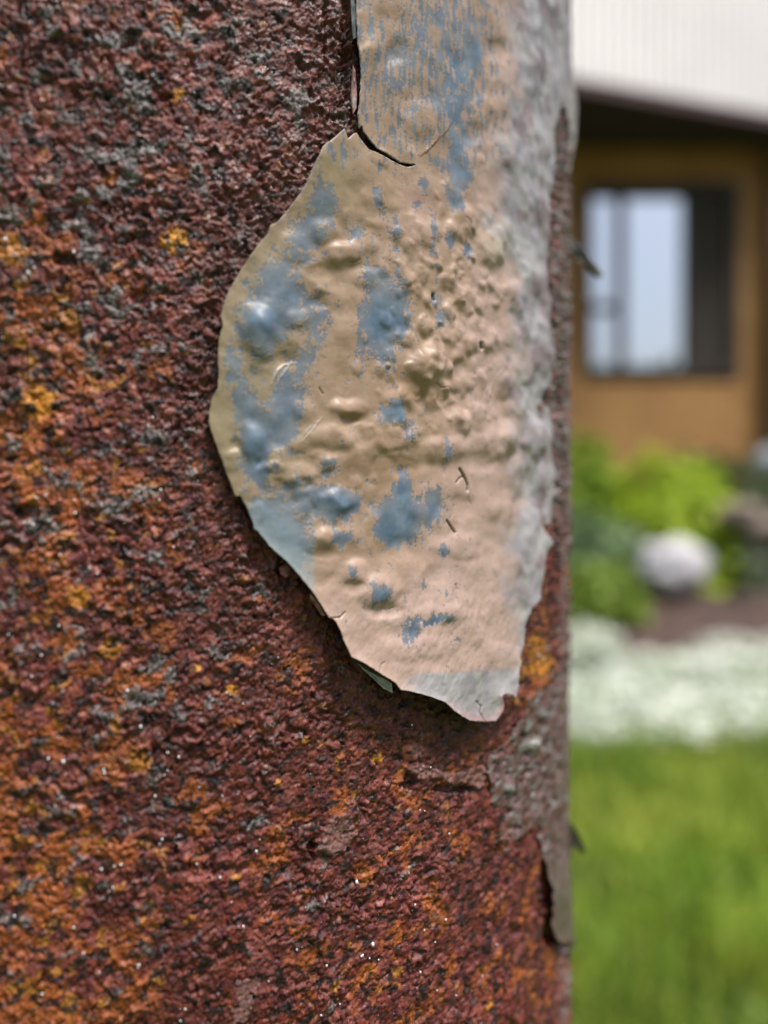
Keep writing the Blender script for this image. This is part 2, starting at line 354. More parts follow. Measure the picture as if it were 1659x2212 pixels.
# ------------------------------------------------------------------ cut a sheet out of a grid, with clean frayed edges
def cut_sheet(name, acols, zrows, poly_uv, lift, disp, colf, mat, thick=.32, rim=(.35,.36,.38), keep=None):
    Ag, Zg = np.meshgrid(acols, zrows); nr, nc = Ag.shape
    a = Ag.ravel(); z = Zg.ravel(); P = np.stack([a * R * 1e3, z * 1e3], 1)
    bb0 = poly_uv.min(0); bb1 = poly_uv.max(0)
    d, nearp = seg_sdf(P, poly_uv)
    ins = d > 0
    i0 = (np.arange(nr - 1)[:, None] * nc + np.arange(nc - 1)[None]).ravel()
    F = np.stack([i0, i0 + 1, i0 + 1 + nc, i0 + nc], 1)
    cnt = ins[F].sum(1); F = F[cnt >= 2]
    used = np.unique(F); snap = used[~ins[used]]
    P[snap] = nearp[snap]; d = np.abs(d); d[snap] = 0
    a = P[:, 0] / (R * 1e3); z = P[:, 1] * 1e-3
    remap = -np.ones(len(a), int); remap[used] = np.arange(len(used)); F = remap[F]
    a = a[used]; z = z[used]; d = d[used]; U = a * R * 1e3; V = z * 1e3
    bx, by = project(surf(a, z, R)); lf = lift(bx, by)
    px, py = project(surf(a, z, R + lf * 1e-3)); px = np.where(a > aT, np.maximum(px, 1228 + (a - aT) * 200), px)
    hh = lf + disp(px, py, U, V, d)
    top = surf(a, z, R + hh * 1e-3); col = colf(px, py, U, V, d)
    # rim
    e = np.concatenate([F[:, [0, 1]], F[:, [1, 2]], F[:, [2, 3]], F[:, [3, 0]]]); key = np.sort(e, 1); kk = key[:, 0].astype(np.int64) * len(a) + key[:, 1]
    _, inv, ct = np.unique(kk, return_inverse=True, return_counts=True); be = e[ct[inv] == 1]
    bv = np.unique(be); rm = -np.ones(len(a), int); rm[bv] = len(a) + np.arange(len(bv)); rm2 = np.where(rm >= 0, rm + len(bv), -1)
    e1 = surf(a[bv], z[bv], R + hh[bv] * 1e-3 - .00003); e2 = surf(a[bv], z[bv], R + hh[bv] * 1e-3 - thick * 1e-3)
    Q = np.concatenate([np.stack([be[:, 1], be[:, 0], rm[be[:, 0]], rm[be[:, 1]]], 1), np.stack([rm[be[:, 1]], rm[be[:, 0]], rm2[be[:, 0]], rm2[be[:, 1]]], 1)])
    allv = np.concatenate([top, e1, e2]); rimc = np.tile(np.array(rim), (len(bv) * 2, 1)) * np.tile(1 + 1.0 * (ss(640 - py[bv], 0, 80) * ss(px[bv], 560, 600) * (px[bv] < 790)), 2)[:, None] * (1 + .35 * perlin(V[bv] / 2, U[bv] / 2, 5))[np.r_[0:len(bv), 0:len(bv)], None]
    return mesh_np(name, allv, np.concatenate([F, Q]), mat, pole, True, {'albedo': np.concatenate([col, rimc])})

# ------------------------------------------------------------------ the loose skin of paint
BL = [(560,715,40,56,2.4),(600,600,44,36,.6),(632,535,32,36,.8),(690,590,26,20,-.9),(742,548,40,26,1.7),(700,500,30,26,.8),(905,255,42,36,.8),(1000,482,40,38,1.4),(925,785,56,40,2.0),(985,868,52,26,-1.8),(905,850,40,24,-.9),
      (1098,885,36,30,-1.3),(545,955,26,40,1.4),(640,1025,44,26,.9),(735,1078,40,28,1.3),(690,1100,30,24,-.6),(705,1160,30,20,1.1),(700,1195,40,14,-.6),(815,1275,44,34,1.7),(830,1320,40,16,-1.1),(770,1232,26,24,1.0),(765,1268,24,14,-.7),(752,882,36,18,1.1),(760,905,30,16,-.8),
      (1150,945,42,36,2.0),(1130,1065,60,46,-2.0),(1172,745,40,56,1.6),(1165,880,34,34,-1.6),(1058,535,36,32,1.0),(1145,610,34,44,1.3),(1150,300,26,60,1.1),(1095,950,30,30,.9),(1150,1110,30,34,.9),(890,492,36,44,.7),(970,600,26,24,1.1),(1010,640,26,22,1.0),(915,700,20,20,.8),(1110,640,34,34,.9),(1080,700,30,30,-.8),
      (1090,160,44,70,1.1),(1075,110,40,26,-1.2),(865,110,30,26,-1.0),(800,130,30,50,.5),(1150,130,24,90,1.0),(1040,240,30,36,.9),(1020,290,26,22,-.9),(590,1010,20,16,.8),(655,1045,20,16,-1.0),(560,985,18,22,-1.0),(700,1005,20,16,.6),
      (510,960,14,14,-.8),(690,650,24,20,-.6),(640,690,30,22,.7),(1000,1095,44,26,-1.0),(960,970,70,26,.9),(1060,960,60,34,1.0),(850,950,56,24,.9),(860,1005,64,20,-1.0),(720,945,54,26,.9),(620,760,30,26,-.8),(600,780,40,20,-.7),
      (1172,1035,20,30,1.2),(880,1020,24,16,-.6),(790,600,26,20,.6),(1040,1000,44,22,-.8),(860,1185,54,30,-.9),(1000,1180,70,28,.9),(960,1325,70,20,.6),(700,1255,40,18,-.5),(900,1400,80,26,.5),(1080,1420,50,30,.6),(960,1240,60,22,-.6),
      (1100,330,40,60,.8),(1150,420,24,70,1.0),(1120,500,24,60,-.9),(1130,790,36,36,1.0),(1090,830,26,22,.7),(1010,740,30,22,.8),(860,860,30,18,.5),(1060,1180,30,30,-.5),(1150,1180,30,40,.6),(1000,400,60,30,.5)]
# where the upper coat has worn through to blue: x, y, half sizes, strength
BLUE = [(900,40,30,80,.5),(975,70,50,110,.72),(1010,170,38,70,.62),(950,200,34,60,.45),(865,130,40,50,.7),(830,200,40,60,.4),(980,260,30,60,.55),(985,350,26,60,.7),(1010,300,30,40,.5),(1140,20,16,30,.6),
        (870,290,30,40,.45),(800,60,14,60,.35),(1030,110,22,30,.6),(700,440,26,50,.8),(655,520,34,50,.75),(590,600,36,40,.8),(560,700,42,60,1.15),(630,670,40,50,.6),(690,690,26,60,.45),(530,880,24,60,.8),(550,970,28,50,1.1),
        (500,800,20,50,.5),(620,860,36,60,.75),(660,780,26,30,.6),(600,930,40,40,.7),(600,1140,50,50,1.1),(560,1110,24,30,.8),(640,1190,30,30,1.0),(650,1060,50,26,.5),(700,1090,50,34,.8),(745,1090,30,22,1.0),(740,1165,26,16,.9),
        (820,695,34,42,1.5),(850,640,36,60,.55),(800,600,24,40,.55),(770,500,26,30,.5),(850,500,16,40,.5),(815,430,10,30,.6),(975,430,16,20,.6),(915,400,8,16,.9),(905,445,16,14,.5),(1012,540,9,18,1.1),(970,520,8,14,1.0),
        (935,510,8,60,.6),(848,892,26,16,1.4),(860,880,8,20,1.2),(830,770,24,40,.55),(870,700,14,60,.5),(940,640,12,24,.6),(955,690,16,20,.5),(860,1120,44,44,1.5),(872,1060,14,40,1.1),(935,1100,20,30,.8),(850,1150,30,20,1.2),
        (940,1070,16,20,.5),(818,1282,16,18,1.5),(760,1240,8,14,.8),(940,1337,16,8,1.3),(965,1335,10,8,.8),(890,1360,16,24,1.0),(920,1345,20,6,.9),(985,1385,10,10,.6),(965,985,10,26,.8),(885,935,20,26,.5),(955,1190,10,16,1.0),
        (915,1265,7,10,.7),(960,1282,6,8,.7),(990,440,12,20,.5),(900,240,10,30,.4),(640,640,30,20,.4),(780,770,20,60,.3),(1000,380,14,26,.6),(700,1010,30,20,.5),(560,1030,30,30,.5),(1100,540,20,20,.15)]
def blue_mask(px, py, nx, ny):
    bsum = np.zeros(len(px))
    wx = px + 10 * fbm(nx / 16, ny / 30, 410, 3); wy = py + 18 * fbm(nx / 14, ny / 40, 411, 3)
    for (x, y, rx, ry, s) in BLUE:
        q = ((wx - x) / rx) ** 2 + ((wy - y) / ry) ** 2; bsum = bsum + s * np.exp(-q * .9)
    streak = mix1(fbm(nx / 15, ny / 24, 412, 5, .62), fbm(nx / 12, ny / 44, 424, 4, .6), ss(460 - py, 0, 120)); frec = fbm(nx / 4.2, ny / 4.6, 413, 3, .75)
    top = ss(420 - py, 0, 120)
    bm = ss(bsum * (1.05 - .45 * top) + (.85 + .9 * top) * streak + .10 * top + .50 * frec + .20 * fbm(nx / 60, ny / 90, 425, 2) + .04 + .06 * ss(1120 - px, 0, 100), .47, .51)
    soft = ss(bsum + .5 * streak + .6 * frec, .15, .5) * .14
    return bm, bsum, soft
def flap_disp(px, py, U, V, d):
    hh = np.zeros(len(px)); nx = U * 13.2; ny = -V * 13.2
    wx = px + 5 * perlin(nx / 30, ny / 30, 301); wy = py + 5 * perlin(nx / 30 + 9, ny / 30, 302)
    for (x, y, rx, ry, am) in BL:
        rx = rx * (.75 if x > 900 else 1); q = ((wx - x) / rx) ** 2 + ((wy - y) / ry) ** 2; hh += am * (.55 if am > 0 else .34) * np.exp(-q * q * .9 - .35 * q)
    # clusters of small blisters
    g = np.random.default_rng(41); low = np.zeros(len(px)); sx_w = nx + 5 * perlin(nx / 30, ny / 30, 301); sy_w = ny + 5 * perlin(nx / 30 + 9, ny / 30, 302); od = np.argsort(sy_w); wys = sy_w[od]
    ZN = [(960, 690, 110, 170, 230, 6, 18, .42), (930, 790, 70, 60, 50, 7, 18, .45), (1020, 600, 90, 90, 110, 6, 18, .42), (1010, 870, 110, 50, 80, 7, 22, .45), (1120, 700, 50, 330, 44, 12, 38, .55), (1110, 300, 60, 200, 24, 16, 44, .45),
          (650, 1050, 90, 60, 40, 8, 20, .35), (800, 950, 110, 40, 34, 9, 24, .4), (900, 1150, 200, 130, 60, 10, 30, .35), (860, 480, 110, 90, 30, 10, 26, .35), (1000, 1330, 130, 80, 40, 8, 24, .2), (1130, 1000, 50, 160, 18, 18, 46, .6), (820, 150, 120, 120, 14, 16, 36, .4), (600, 640, 60, 120, 10, 14, 30, .4)]
    for (cx_, cy_, sx_, sy_, n_, r0_, r1_, am_) in ZN:
        for _ in range(n_):
            bx_, by_ = cx_ + g.normal() * sx_ * .75, cy_ + g.normal() * sy_ * .75; r_ = r0_ + (r1_ - r0_) * g.uniform() ** 1.6; e_ = g.uniform(.8, 1.15); sg_ = 1.0 if g.uniform() > .25 else -.55
            if bx_ < 690 and by_ < 900 and r_ < 14: continue
            a_b, z_b = hit(bx_, by_, R + .0015); bx_, by_ = float(a_b) * R * 1e3 * 13.2, -float(z_b) * 1e3 * 13.2
            m_ = od[np.searchsorted(wys, by_ - 2.2 * r_):np.searchsorted(wys, by_ + 2.2 * r_)]; m_ = m_[abs(sx_w[m_] - bx_) < 2.2 * r_]
            q = ((sx_w[m_] - bx_) / (r_ * e_)) ** 2 + ((sy_w[m_] - by_) / r_ * e_) ** 2
            low[m_] += sg_ * am_ * .85 * (r_ / r1_) ** 1.25 * np.exp(-q * q * .6 - .5 * q)
    hh += np.where(low > 0, 1.15 * np.tanh(low / 1.15), low * .8)
    hh += .38 * fbm(nx / 90, ny / 85, 320, 2) + .035 * fbm(nx / 26, ny / 20, 321, 2)
    hh += .15 * ss(py, 1150, 1350) * fbm((nx + .6 * ny) / 22, (ny - .6 * nx) / 40, 322, 3)
    hh += (.007 + .004 * ss(px, 1110, 1170)) * fbm(nx / 5, ny / 5, 323, 3)
    # the strip on the right: vertical folds
    st = ss(px, 1165, 1195) * (1 - ss(py, 500, 700)); hh += st * .7 * perlin(nx / 52, ny / 150, 330) + .55 * ss(px, 1090, 1150) * fbm(nx / 75, ny / 70, 331, 2)
    # edges of the cut are a little turned: rolled back top left, curled out below
    hh += .55 * np.exp(-d / .9) * ss(py, 1050, 1450) * (px < 1120)  
    hh += .12 * np.exp(-d / .6) * (perlin(ny / 22, nx / 22, 340))
    hh -= .045 * blue_mask(px, py, nx, ny)[0]
    for pl, w, dp in CRK: 
        dd, _ = seg_sdf(np.stack([px, py], 1), pl, False); hh -= dp * ss(w - dd, 0, w * .8)
    for pl, w, dp in RID:
        dd, _ = seg_sdf(np.stack([px, py], 1), pl, False); hh += .55 * dp * ss(w * .8 - dd - 1.2 * perlin(nx / 6, ny / 6, 350), 0, w)
    return np.maximum(hh, -lift_mm(px, py) + .28)
CRK = [([(1000,470),(1012,482),(1010,496),(1020,508)],1.5,.12),([(940,828),(952,838),(966,836),(978,846)],1.6,.14),([(742,566),(760,568),(776,562)],1.6,.14),([(820,1312),(838,1318),(852,1312)],1.5,.12),([(580,762),(562,772),(540,770)],1.5,.1),([(1010,1048),(1016,1064),(1012,1078),(1020,1090)],1.4,.12),([(984,1150),(990,1166)],1.4,.12),([(1150,1085),(1162,1098),(1176,1096)],1.8,.15),([(1045,1558),(1036,1538),(1040,1526),(1030,1514)],2.0,.25),([(816,1453),(822,1436),(830,1430)],1.8,.15),([(994,1013),(1000,1024),(1006,1036),(1010,1048),(1009,1060)], 3.4, .55), ([(1002,1027),(992,1034),(986,1042)], 2.4, .3), ([(966,1124),(974,1136),(984,1150)], 2.6, .4), ([(709,1336),(735,1334),(746,1322)], 2.0, .3),
       ([(985,1262),(988,1272)], 2.2, .2), ([(1174,60),(1178,140),(1170,210)], 4, .3), ([(936,636),(938,648)], 4.5, .5), ([(1036,742),(1038,752)], 6, .6),([(690,838),(698,850)],2,.2),([(1068,838),(1056,872)],1.5,.1)]
RID = [([(976,262),(960,285),(940,305),(925,320),(906,336)], 4.0, .28), ([(948,290),(935,312),(918,330)], 3.4, .25), ([(640,783),(612,790),(600,800),(592,815),(586,832)], 4.5, .30), ([(632,778),(618,800),(600,822)], 3.6, .25),
       ([(696,902),(676,925),(655,950)], 3.2, .2), ([(672,920),(650,945)], 3, .2), ([(1090,790),(1072,815),(1062,840),(1056,868)], 2.8, .2)]
def flap_col(px, py, U, V, d):
    nx = U * 13.2; ny = -V * 13.2
    tan = mix((.390,.262,.172), (.455,.318,.228), ss(fbm(nx / 60, ny / 60, 400, 3), -.3, .4))
    tan = mix(tan, (.33,.225,.125), .5 * ss(fbm(nx / 45 + 5, ny / 45, 401, 3), .05, .4))
    # darker ochre tint in the hollows
    hol = np.zeros(len(px))
    for (x, y, rx, ry, am) in BL:
        if am < 0: hol = hol + np.exp(-((px - x) / rx) ** 2 - ((py - y) / ry) ** 2)
    tan = mix(tan, (.27,.17,.075), np.clip(hol, 0, 1) * .55)
    kh = ss(760 - px + 30 * fbm(nx / 30, ny / 60, 402, 2), 0, 240) * ss(1250 - py, 0, 300); tan = mix(tan, (.30,.255,.145), kh * .65)
    tan = mix(tan, (.27,.22,.10), np.exp(-((px - 720) / 60) ** 2 - ((py - 380) / 90) ** 2) * .7)
    pink = ss(px + .15 * (py - 600) + 60 * fbm(nx / 50, ny / 70, 403, 3), 930, 1090) * .85 + ss(py + 50 * fbm(nx / 60, ny / 40, 404, 3), 1130, 1330) * .75
    pink = np.clip(pink + .5 * np.exp(-((px - 905) / 45) ** 2 - ((py - 470) / 90) ** 2), 0, 1)
    tan = mix(tan, (.57,.405,.35), pink * .9)
    tan = mix(tan, (.44,.245,.21), .8 * np.exp(-((px - 903) / 14) ** 2 - ((py - 432) / 16) ** 2))
    # grey undercoat on the right side and at the tip
    gb = np.where(py < 1100, 1120 - 40 * np.exp(-((py - 420) / 150) ** 2), 1115) - 0.0
    g = ss(px - gb + 10 + 60 * fbm(nx / 110, ny / 90, 405, 5), -35, 35)
    tip = ss(py + .05 * (px - 900) - 1448 + 24 * fbm(nx / 30, ny / 16, 406, 4), 0, 14) * ss(px, 850, 920)
    g = np.clip(np.maximum(g, tip), 0, 1)
    gc = mix((.33,.31,.335), (.45,.435,.455), ss(fbm(nx / 140, ny / 110, 407, 2), -.3, .35))
    gc = mix(gc, (.44,.46,.42), ss(fbm(nx / 50, ny / 50, 408, 2), .1, .4) * .5)
    gc = mix(gc, (.25,.18,.19), ss(fbm(nx / 110 + 8, ny / 90, 409, 3), .0, .35) * .8 * ss(1500 - py, 0, 200))
    col = mix(tan, gc, g)
    col = mix(col, (.40,.42,.29), .5 * np.exp(-((px - 1075) / 36) ** 2 - ((py - 535) / 34) ** 2))
    bm, bsum, soft = blue_mask(px, py, nx, ny); bm = bm * (1 - .75 * g); soft = soft * (1 - g)
    bc = mix((.105,.170,.255), (.175,.240,.315), ss(fbm(nx / 40, ny / 50, 414, 3), -.3, .4)); bc = mix(bc, (.155,.20,.21), ss(fbm(nx / 30 + 4, ny / 60, 415, 3), .0, .4) * .5)
    col = mix(col, bc, np.clip(np.maximum(bm * (.80 + .20 * ss(bsum, .6, 1.1)), soft), 0, 1))
    lb = ss(py, 1060, 1120) * np.exp(-np.clip(d, 0, 50) / 4.0) * (px < 680) * (1 - ss(py, 1240, 1300)); col = mix(col, (.28,.34,.36), lb * .9)
    # red primer showing at the frayed tip
    rp = np.exp(-d / 1.0) * ss(py, 1480, 1520) * ss(px, 940, 980) * ss(fbm(nx / 12, ny / 12, 416, 3), -.25, .1); col = mix(col, (.42,.20,.17), rp * .9)
    # fly specks
    sp = ss(perlin(nx / 3.2, ny / 3.2, 417), .74, .86) * ss(perlin(nx / 40, ny / 40, 418), -.1, .3); col = mix(col, (.12,.06,.035), sp * .75)
    wsp = ss(perlin(nx / 3.0 + 70, ny / 3.0, 419), .80, .9); col = mix(col, (.7,.68,.62), wsp * .5)
    for pl, w, dp in CRK:
        dd, _ = seg_sdf(np.stack([px, py], 1), pl, False); col = mix(col, (.03,.02,.012), ss(w * .75 - dd, 0, w * .5) * min(1, dp * 2.6))
    for pl, w, dp in RID[2:6]:
        dd, _ = seg_sdf(np.stack([px, py], 1), pl, False); col = mix(col, (.55,.56,.55), ss(w * .7 - dd, 0, w * .5) * .6 * ss(perlin(nx / 5, ny / 5, 420), -.3, .2))
    for pl, w, dp in RID[:2]:
        dd, _ = seg_sdf(np.stack([px, py], 1), pl, False); col = mix(col, (.16,.08,.05), ss(1.6 - abs(dd - 2.6), 0, 1.5) * .7)
    col = col * np.exp(.07 * fbm(nx / 3.1, ny / 3.1, 421, 2))[:, None]
    return np.clip(col * .70, .01, .75)
m_paint = material('weathered_paint', attr='albedo', rough=.48, noise=(1500, .06), bump=.16, bump_scale=2600, bump_dist=.00008, spec=.42, detail=3, coat=.04)
pc = [float(hit(p, 1106)[0]) for p in np.arange(436, 1222, 2.0)]; pc += list(np.arange(pc[-1] + .008, aT + .40, .008))
cut_sheet('peeling_paint', np.array(pc), np.arange(H - .047, H + .136, .00016), FLAP_UV, lift_mm, flap_disp, flap_col, m_paint, .20, (.30,.32,.37))

# ------------------------------------------------------------------ thin paint at the lower right edge
def edge_disp(px, py, U, V, d):
    return .42 * fbm(U / 4, V / 3, 500, 3) + .45 * np.maximum(perlin(U / 2.4, V / 1.7, 501) - .1, 0) + .08 * fbm(U / .6, V / .6, 502, 2) - 1.3 * ss(perlin(U / 2.0, V / 4, 505), .05, .2) * (py < 1480) - 1.1 * ss(fbm(U / 2.3, V / 2.6, 506, 4, .6), .14, .22) * (py > 1480) * (py < 1860) + .7 * np.exp(-d / .8) * ss(py, 1780, 1900) \
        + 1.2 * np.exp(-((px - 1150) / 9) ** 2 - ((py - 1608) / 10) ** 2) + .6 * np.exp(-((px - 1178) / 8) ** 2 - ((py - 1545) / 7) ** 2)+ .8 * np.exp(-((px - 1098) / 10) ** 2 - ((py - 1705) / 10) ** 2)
def edge_col(px, py, U, V, d):
    c = mix((.19,.105,.105), (.27,.17,.175), ss(fbm(U / 5, V / 4, 510, 4), -.3, .3))
    c = mix(c, (.115,.085,.055), np.exp(-((px - 1125) / 30) ** 2 - ((py - 1570) / 60) ** 2) * .8)
    c = mix(c, (.17,.145,.11), ss(py, 1850, 1950) * .7)
    c = mix(c, (.33,.345,.33), ss(fbm(U / 3, V / 1.9, 511, 4), .06, .24) * .85 * (1 - ss(py, 1900, 1960)))
    c = mix(c, (.14,.04,.025), ss(fbm(U / 3.4 + 9, V / 2.6, 512, 4), .10, .26) * .85 * (1 - ss(py, 1800, 1900)))
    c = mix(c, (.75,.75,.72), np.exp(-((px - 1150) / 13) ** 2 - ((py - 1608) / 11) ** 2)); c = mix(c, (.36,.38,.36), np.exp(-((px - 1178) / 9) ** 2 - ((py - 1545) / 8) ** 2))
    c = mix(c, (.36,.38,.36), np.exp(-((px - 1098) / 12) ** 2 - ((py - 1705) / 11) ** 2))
    c = mix(c, (.30,.16,.15), np.exp(-d / .6) * .6)
    return np.clip(.52 * c * np.exp(.15 * fbm(U / .4, V / .4, 513, 2))[:, None], .01, .7)
pc = [float(hit(p, 1106)[0]) for p in np.arange(1030, 1222, 2.5)]; pc += list(np.arange(pc[-1] + .008, aT + .16, .008))
cut_sheet('primer_patch', np.array(pc), np.arange(H - .105, H + .045, .0003), EDGE_UV, lambda x, y: .35 + 0 * x + .7 * ss(y, 1850, 1960) + .35 * np.exp(-((x - 1125) / 25) ** 2 - ((y - 1570) / 60) ** 2), edge_disp, edge_col, m_paint, .3, (.10,.06,.05))

# ------------------------------------------------------------------ loose flakes: strips of paint curled off the pole
def flake(name, pts, lifts, thick, color, mat=None, seg=5, rimc=None):
    """pts: outline in the photo, lifts: mm off the pole for every point; a thin shell fanned from its centre"""
    pts = np.array(pts, float); lifts = np.array(lifts, float)
    n = len(pts); P = []
    for (x, y), l in zip(pts, lifts):
        a, z = hit(x, y, R + l * 1e-3); P.append(surf(a, z, R + l * 1e-3))
    return shell(name, np.array(P), thick, color, seg)
def shell(name, P, thick, color, seg=5):
    n = len(P); cen = P.mean(0); V = [cen]; 
    for k in range(1, seg + 1):
        for p in P:
            q = cen + (p - cen) * k / seg; V.append(q)
    V = np.array(V); nrm = np.array([cen[0] - AX, cen[1] - AY, 0]); nrm /= np.linalg.norm(nrm)
    j = .00035 * fbm(V[:, 0] * 900 + V[:, 1] * 500, V[:, 2] * 900, 77, 3); V = V + nrm * j[:, None]
    F = [[0, 1 + i, 1 + (i + 1) % n, 0] for i in range(n)]
    T = []; 
    for i in range(n): T.append((0, 1 + i, 1 + (i + 1) % n))
    for k in range(seg - 1):
        for i in range(n):
            a_ = 1 + k * n + i; b_ = 1 + k * n + (i + 1) % n; c_ = a_ + n; d_ = b_ + n
            T += [(a_, c_, d_), (a_, d_, b_)]
    N = len(V); T2 = [(t[0] + N, t[2] + N, t[1] + N) for t in T]
    o = 1 + (seg - 1) * n
    S = []
    for i in range(n):
        j2 = (i + 1) % n; S += [(o + i, o + j2, o + j2 + N), (o + i, o + j2 + N, o + i + N)]
    VV = np.concatenate([V, V - nrm * thick * 1e-3])
    m = bpy.data.materials.get(color[0]) or material(color[0], base=color[1], base2=color[2], rough=.55, noise=(900, .3), bump=.5, bump_scale=2500, bump_dist=.00015)
    return mesh_np(name, VV, np.array(T + T2 + S), m, pole, False)
C_RUST = ('rust_flake_face', (.20,.075,.055), (.11,.035,.025)); C_DARK = ('dark_flake', (.030,.024,.016), (.05,.04,.028)); C_PALE = ('pale_flake', (.55,.60,.68), (.45,.46,.50)); C_PINK = ('primer_flake', (.30,.13,.12), (.36,.30,.29)); C_OLIVE = ('olive_flake', (.035,.034,.022), (.02,.02,.014))
flake('rust_flake', [(622,1216),(640,1226),(652,1244),(640,1250),(628,1240),(618,1248),(606,1240),(604,1226)], [1.6,1.3,1.5,1.8,1.6,1.8,1.6,1.4], .35, C_RUST)
flake('paint_flake', [(770,1428),(790,1440),(815,1456),(846,1476),(849,1497),(830,1488),(806,1466),(786,1448)], [1.6,2.0,2.3,2.6,2.9,2.7,2.4,1.9], .15, C_PALE)
flake('paint_flake', [(758,1421),(790,1432),(822,1452),(838,1468),(818,1462),(790,1446)], [3.0,3.3,3.5,3.8,3.5,3.2], .15, C_DARK)
flake('paint_flake', [(762,140),(768,150),(771,200),(770,232),(763,246),(759,205),(761,170)], [.9,1,1.1,1.1,.9,.8,.8], .2, C_PINK)
flake('paint_flake', [(764,-20),(768,30),(770,80),(764,84),(760,40),(758,-20)], [1.2,1.2,1.2,.9,.8,.8], .2, C_PALE)
flake('primer_flake', [(672,1283),(690,1306),(702,1330),(696,1330),(684,1312),(671,1292)], [2.4,2.6,2.8,2.5,2.3,2.2], .2, C_PINK)
# shards that stand out past the pole's outline on the right
def spike(name, zy, pts, color, thick=.25, a_off=.03):
    """pts: (out mm, photo y) outline in the plane that leaves the pole at its outline"""
    a0 = aT + a_off; t = np.array([math.cos(a0), math.sin(a0), 0]); nr_ = np.array([math.sin(a0), -math.cos(a0), 0])
    base = surf(a0, 0, R); P = []
    for k, (o, y) in enumerate(pts):
        dep = base[1]; q = base + nr_ * o * 1e-3 + t * (o * .25) * 1e-3 + np.array([0, 0, H + (1106 - y) / K * dep]) ; P.append(q)
    P = np.array(P); 
    # sheet thickness runs along the tangent
    n = len(P); cen = P.mean(0); V = [cen] + [cen + (p - cen) * k / 3 for k in (1, 2, 3) for p in P]; V = np.array(V)
    out = np.linalg.norm((V - base)[:, :2], axis=1) * 1e3
    V = V - t * (.05 * out ** 2)[:, None] * 1e-3
    V = V + t * (.0003 * fbm(V[:, 0] * 700, V[:, 2] * 700, 3, 2))[:, None]
    T = [(0, 1 + i, 1 + (i + 1) % n) for i in range(n)]
    for k in range(2):
        for i in range(n):
            a_ = 1 + k * n + i; b_ = 1 + k * n + (i + 1) % n; T += [(a_, a_ + n, b_ + n), (a_, b_ + n, b_)]
    N = len(V); o = 1 + 2 * n; S = []
    for i in range(n):
        j2 = (i + 1) % n; S += [(o + i, o + i + N, o + j2 + N), (o + i, o + j2 + N, o + j2)]
    VV = np.concatenate([V, V + t * thick * 1e-3])
    m = bpy.data.materials.get(color[0]) or material(color[0], base=color[1], base2=color[2], rough=.55, noise=(900, .3), bump=.4, bump_scale=2500, bump_dist=.00015)
    return mesh_np(name, VV, np.array(T + [(t_[0] + N, t_[2] + N, t_[1] + N) for t_ in T] + S), m, pole, False)
spike('paint_shard', 0, [(-1.5,508),(.8,512),(2.6,526),(4.4,546),(5.8,570),(6.8,590),(7.6,606),(6.4,602),(4.6,584),(2.6,562),(.8,552),(-1.5,548)], C_OLIVE)
spike('paint_shard', 0, [(5.2,560),(6.4,574),(7.4,588),(8.0,605),(7.0,603),(5.8,584)], ('pale_tip', (.30,.34,.27), (.20,.22,.17)), a_off=.028)
spike('paint_shard', 0, [(-1.5,1776),(1.2,1780),(2.8,1804),(4.2,1838),(3.2,1842),(1.8,1822),(.8,1856),(-1.5,1870)], C_DARK)
spike('paint_shard', 0, [(-1.5,2034),(.5,2036),(.8,2060),(.7,2120),(.3,2160),(.6,2230),(-1.5,2230)], C_DARK)
spike('paint_shard', 0, [(-1.5,1912),(.4,1916),(.7,1930),(.3,1942),(-1.5,1946)], C_DARK)
spike('paint_shard', 0, [(-1.5,60),(.9,90),(1.6,180),(2.4,230),(2.0,300),(.8,360),(-.3,430),(-1.5,440)], ('grey_flake', (.20,.19,.19), (.30,.29,.28)))
spike('paint_shard', 0, [(-1.5,810),(.5,815),(.7,835),(.2,850),(-1.5,856)], C_DARK)
spike('paint_shard', 0, [(-1.5,1440),(.2,1446),(.5,1500),(.2,1560),(-1.5,1570)], C_DARK)

